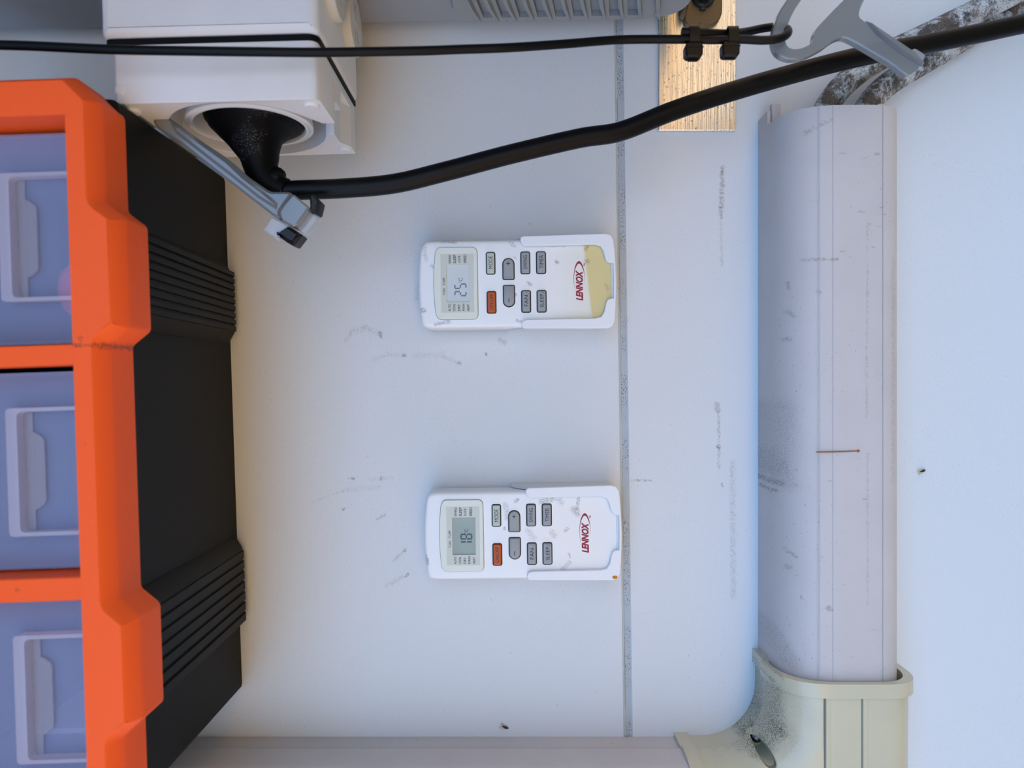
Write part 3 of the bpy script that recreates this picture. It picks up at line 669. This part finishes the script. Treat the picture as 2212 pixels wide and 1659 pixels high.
def holder(P, PX, dx, dy, label):
    w1 = .0232
    k = (D - w1) / (D - RW)
    H = thing('remote_holder', label, 'holder', Q(1215 + dx, 610 + dy, 0), -.0125, 'wall holders of the remotes')
    def h(x, y):
        x, y = 880 + x / 4.608, 490 + y / 4.608
        return (U(x + dx, w1), V(y + dy, w1))
    lip = [(1127, 112), (1140, 92), (1160, 86), (1980, 70), (2030, 84), (2056, 130), (2068, 240), (2076, 400), (2080, 545), (2076, 690), (2068, 850), (2057, 955), (2032, 1000), (1985, 1016), (1170, 1006), (1142, 1000), (1130, 975), (1134, 945), (1152, 925), (1190, 917), (1870, 912), (1925, 897), (1955, 850), (1972, 770), (1985, 735), (2010, 718), (2050, 715), (2054, 545), (2050, 366), (2010, 362), (1985, 345), (1970, 310), (1955, 245), (1925, 195), (1870, 177), (1190, 186), (1152, 176), (1132, 150)]
    lp = [h(*q) for q in lip]
    MB().plate(lp, (), w1 - .0022, w1, steps=((.0004, 0), (.0001, .0002), (0, .0006))).build('front_lip', 'holder_white', H)
    uA, vT = h(1127, 80); uB, vB = h(2066, 1008); uS = h(985, 0)[0]
    vT = h(0, 82)[1]
    for v0, v1 in ((vT - .0021, vT - .0001), (vB + .0001, vB + .0021)):
        MB().loft([[(uS + a, v0, c), (uS + a, v1, c), (uB - .008, v1, c), (uB - .008, v0, c)] for a, c in ((0, .0), (.0, .006), (.0085, .0165), (.0095, .0208))]).build('side_wall', 'holder_side', H)
    # rounded lower end of the cradle
    o = rounded([(uB - .0085, vB), (uB, vB), (uB, vT), (uB - .0085, vT)], [0, .008, .008, 0], 6)
    i_ = rounded([(uB - .0085, vB + .0021), (uB - .0018, vB + .0021), (uB - .0018, vT - .0021), (uB - .0085, vT - .0021)], [0, .0062, .0062, 0], 6)
    oo = ccw(o); ii = ccw(i_)
    ring_o = sorted(range(len(o)), key=lambda q: q)
    b = MB(); poly = list(o) + list(reversed(i_))
    b.plate(poly, (), 0, .0211).build('end_wall', 'holder_side', H)
    MB().box(uS + .002, uB - .004, vB + .002, vT - .002, 0, .0028).build('back_plate', 'holder_side', H)
    return H
def shift(px): return px
r1, P1, PX1 = remote(0, 0, [('abged', 981, 1008, 627, 639), ('afgcd', 981, 1008, 610.8, 623.3)], 'remote_yellowed', 'lcd_pale', 'digit_pale',
       'white remote showing 25 degrees, its lower end yellowed')
h1 = holder(P1, PX1, 0, 0, 'white plastic wall holder around the remote showing 25')
DX, DY = 12.5, 544.5
r2, P2, PX2 = remote(DX, DY, [('bc', 994.3, 1020.6, 1167.2, 1179), ('abcdefg', 994.3, 1020.6, 1151, 1164)], 'remote_white', 'lcd_green', 'digit_dark',
       'white dirt-speckled remote with greenish screen showing 18 degrees')
h2 = holder(P2, PX2, DX, DY, 'white plastic wall holder around the remote showing 18, rusty at one corner')
MB().plate(rounded(rect(U(1322, .0234), U(1333, .0234), V(1251.5, .0234), V(1245, .0234)), .0008, 3), (), .0231, .02335).build('rust_spot', 'rust', h2, label='orange rust spot')

# ------------------------------------------------------------------ ducting
DW, DH = .0650, .0470         # width and depth of the duct section
def section(p0, p1, depth, rl, rr, wlow=0.0, grow=0.0, lean=.0):
    return rounded([(p0, wlow), (p0 + lean, depth), (p1 - lean, depth), (p1, wlow)], [0, rl, rr, 0], 10)
uL, uR = U(1636), U(1636) + DW
dv_ = thing('duct_run', 'tall pale grey plastic pipe duct standing beside the joint', 'duct', (uL + DW / 2, -.16, 0))
VT = .1480
co_ = section(uL, uR, DH, .030, .020, .0160)
ci = inset(ccw(co_), .0014)
cover = MB().plate(co_, [ci], -.1680, VT, axis='v').build('duct_cover', 'duct_white', dv_)
for x in (1770, 1800, 1908):
    u = U(x, DH); 
    MB().box(u - .00012, u + .00012, -.1670, VT - .0003, DH - .0002, DH + .00003).build('mould_line', 'duct_line', cover)
bo = section(uL + .0004, uR - .0004, .0157, .0002, .0002, 0)
bi = [(uL + .0022, .0020), (uR - .0022, .0020), (uR - .0022, .0160), (uL + .0022, .0160)]
MB().plate([(uL + .0004, 0), (uR - .0004, 0), (uR - .0004, .0157), (uR - .0022, .0157), (uR - .0022, .0020), (uL + .0022, .0020), (uL + .0022, .0157), (uL + .0004, .0157)], (), -.1680, .1565, axis='v').build('duct_base', 'duct_white', dv_)
for x0, x1, w0 in ((1667, 1687, .014), (1896, 1919, .026)):
    a, c = U(x0, w0), U(x1, w0); t = V(224, w0)
    MB().plate(rounded(rect(a, c, w0 - .004, w0), .001, 3), (), .1300, t, axis='v').build('clip_peg', 'duct_white', dv_)

VI = -.2098                    # upper edge of the sideways duct in the photo
dh = thing('duct_run', 'pale plastic duct leaving the elbow below the organizer', 'duct', (.1, VI - .03, 0))
vcen = VI
co_ = section(VI + .0016, VI + .0006 - DW, DH, .016, .016, .0170)
co_ = [(p, q) for p, q in co_]
MB().plate(co_, [inset(ccw(co_), .0014)], -.55, .1035, axis='u').build('duct_cover', 'duct_white', dh)
a0, a1 = VI - .0002, VI - DW + .0012
MB().plate([(a0, 0), (a0, .0166), (a0 - .002, .0166), (a0 - .002, .002), (a1 + .002, .002), (a1 + .002, .0166), (a1, .0166), (a1, 0)], (), -.55, .1035, axis='u').build('duct_base', 'duct_white', dh)

MB().box(-.55, .1030, VI - .0015, VI + .0013, .0162, .0171).build('cover_seam', 'groove_dirt', dh)

el = thing('duct_elbow', 'cream plastic duct elbow with a sunken screw', 'duct elbow', (.18, -.25, 0))
EW = DW + .0080; R0 = .030
eu0 = uL - .0036; ev0 = VI + .0030
CU, CVv = eu0 - R0, ev0 + R0
VTOP, UEND = -.1573, U(1456)
def elbow_path():
    S = [('v', VTOP), ('v', VTOP - .0075), ('v', VTOP - .0078), ('v', VTOP - .014)]
    S += [('a', i / 14) for i in range(15)]
    S += [('h', UEND + .0100), ('h', UEND + .0078), ('h', UEND + .0075), ('h', UEND)]
    return S
def place(s, p, w):
    k, t = s
    if k == 'v': return (CU + R0 + p, t, w)
    if k == 'h': return (t, CVv - (R0 + p), w)
    e = 1 - .50 * min(1, max(0, p / EW)); a = t * PI / 2
    c, sn = max(0, math.cos(a)) ** e, max(0, math.sin(a)) ** e
    return (CU + (R0 + p) * c, CVv - (R0 + p) * sn, w)
def esec(g):
    t = DH + .0034 + g
    return rounded([(-g + .0022, 0), (-g + .0022, .0186), (-g, .0196), (-g, t), (EW + g, t), (EW + g, .0196), (EW + g - .0022, .0186), (EW + g - .0022, 0)], [0, 0, 0, .029, .020, 0, 0, 0], 10)
def isec(g):
    t = DH + .0016
    return rounded([(.0040, 0), (.0040, .0190), (.0024, .0200), (.0024, t), (EW - .0024, t), (EW - .0024, .0200), (EW - .0040, .0190), (EW - .0040, 0)], [0, 0, 0, .028, .019, 0, 0, 0], 10)
path = elbow_path(); lipn = {0, 1, len(path) - 1, len(path) - 2}
b = MB()
outr = [[place(s, p, w) for p, w in esec(.0017 if i in lipn else .0)] for i, s in enumerate(path)]
inr = [[place(s, p, w) for p, w in isec(0)] for i, s in enumerate(path)]
R1 = [[b.bm.verts.new(q) for q in r] for r in outr]; R2 = [[b.bm.verts.new(q) for q in r] for r in inr]
nn = len(R1[0])
for R_ in (R1, R2):
    for i in range(len(R_) - 1):
        for j in range(nn - 1): b.bm.faces.new((R_[i][j], R_[i][j + 1], R_[i + 1][j + 1], R_[i + 1][j]))
for i in range(len(R1) - 1):
    for j in (0, nn - 1): b.bm.faces.new((R1[i][j], R1[i + 1][j], R2[i + 1][j], R2[i][j]))
for i in (0, len(R1) - 1):
    for j in range(nn - 1): b.bm.faces.new((R1[i][j], R1[i][j + 1], R2[i][j + 1], R2[i][j]))
shell = b.build('elbow_shell', 'elbow_cream', el)
# sunken screw pocket cut through the front
we = DH + .0034
def surf_w(u, v):
    """height of the elbow's outer skin over a point of its inner bend"""
    p = max(0.0, math.hypot(u - CU, CVv - v) - R0); q = [t for t in esec(0)[2:14]]
    for (p0, w0), (p1, w1) in zip(q, q[1:]):
        if p0 <= p <= p1 and p1 > p0: return w0 + (w1 - w0) * (p - p0) / (p1 - p0)
    return we
def pocket_pt(x, y): return Q(x, y, .032 + (y - 1597) / 63.0 * .010)[:2]
pk = [pocket_pt(x, y) for x, y in ((1641, 1596), (1655, 1606), (1667, 1630), (1672, 1648), (1664, 1658), (1651, 1652), (1637, 1628), (1632, 1609))]
pk = ccw(rounded(pk, .003, 4))
cut = MB().plate(pk, (), .0135, we + .01).build('cutter', 'elbow_cream', el)
md = shell.modifiers.new('cut', 'BOOLEAN'); md.object = cut; md.operation = 'DIFFERENCE'; md.solver = 'EXACT'
bpy.context.view_layer.update()
dg = bpy.context.evaluated_depsgraph_get()
nm = bpy.data.meshes.new_from_object(shell.evaluated_get(dg)); shell.modifiers.clear()
if len(nm.polygons) > 100: shell.data = nm
bpy.data.objects.remove(cut)
pko = inset(pk, -.0008); FL = .0190
MB().loft([[(u, v, FL) for u, v in pko], [(u, v, max(FL + .001, surf_w(u, v) - .0016)) for u, v in pko], [(u, v, max(FL + .001, surf_w(u, v) - .0010)) for u, v in pk], [(u, v, FL + .0003) for u, v in pk]], cap=False) \
    .plate(pko, (), FL - .0008, FL + .0001).build('screw_pocket', 'elbow_cream', el)
sp = pocket_pt(1647, 1612)
lath((sp[0], sp[1], FL), ((.0001, 0), (.0024, 0), (.0026, .0052), (.0026, .0064), (.0020, .0076), (.0010, .0082), (.0001, .0083)), 'w', 'screw', 'screw_steel', el, 24)
for x in (1789, 1869):
    u = U(x, we)
    k = MB().box(u - .0014, u + .0014, -.2600, VTOP - .0076, we - .0005, we + .0007).build('raised_rib', 'elbow_cream', el, bevel=.0003, seg=1)
    MB().box(u - .0021, u - .0015, -.2600, VTOP - .0076, we - .0005, we + .00008).build('rib_groove', 'groove_dirt', k)
sq = (U(1944, .030), V(1574, .030), .030)
lath((eu0 + EW - .0012, sq[1], .024), ((.0001, 0), (.0042, 0), (.0040, .0022), (.0028, .0030), (.0001, .0032)), 'u', 'screw', 'screw_steel', el, 20)

# ------------------------------------------------------------------ insulated pipes
p1 = [(1772, 360, .0205), (1774, 290, .0205), (1786, 232, .0205), (1830, 176, .021), (1900, 126, .0218), (1990, 82, .0222), (2090, 34, .024), (2190, -16, .025), (2320, -80, .026), (2900, -380, .027)]
p2 = [(1853, 360, .018), (1856, 290, .018), (1873, 232, .0165), (1912, 187, .0130), (1976, 146, .0090), (2050, 103, .0074), (2130, 53, .0072), (2220, -2, .0072), (2330, -70, .0072), (2900, -390, .0072)]
for i, (p, lab) in enumerate(((p1, 'mouldy white foam insulated pipe, the outer one, curving into the duct top'), (p2, 'mouldy white foam insulated pipe, against the wall, curving into the duct top'))):
    o = MB().tube(smooth_path([Q(*q) for q in p], 8), .0068, 24).build('insulated_pipe', 'pipe_foam', None, Q(*p[2]), ang=60)
    tag(o, lab, 'pipe', 'insulated pipes entering the duct')

# ------------------------------------------------------------------ specks with a shape of their own
def insect(x, y, ang, size, label):
    I = thing('dead_insect', label, 'insect', Q(x, y, 0))
    u, v = U(x), V(y); ca, sa = math.cos(ang), math.sin(ang)
    def t(a, c, w): return (u + (a * ca - c * sa) * size, v + (a * sa + c * ca) * size, w)
    MB().tube([t(-1, 0, .0008), t(-.5, 0, .0010), t(0, .05, .0011), t(.5, .1, .0009), t(.9, .1, .0007)], [.0002, .0006, .0008, .0006, .0002], 8).build('body', 'insect_brown', I, ang=60)
    for sg in (1, -1):
        MB().loft([[t(.1, .1 * sg, .0009), t(-.4, .5 * sg, .0014), t(-1.7, .75 * sg, .0012), t(-1.6, .15 * sg, .0008)], [t(.1, .1 * sg, .0010), t(-.4, .5 * sg, .0015), t(-1.7, .75 * sg, .0013), t(-1.6, .15 * sg, .0009)]]).build('wing', 'insect_wing', I)
insect(1092, 1570, -.45, .0021, 'small dead insect with pale wings on the wall above the lower duct')
insect(1992, 1017, .25, .0019, 'small dark dead insect on the wall right of the tall duct')
tw = MB().tube(smooth_path([Q(1764, 976.5, DH + .0001), Q(1800, 976, DH + .0003), Q(1853, 974, DH + .0002)], 6), .00035, 8).lathe(Q(1853.5, 974, DH), ((.0001, -.0001), (.0007, 0), (.0007, .0006), (.0001, .0008)), 'w', 10).build('dry_twig', 'twig_brown', None, Q(1808, 976, DH), ang=60)
tag(tw, 'thin brown dry twig stuck across the tall duct', 'twig')
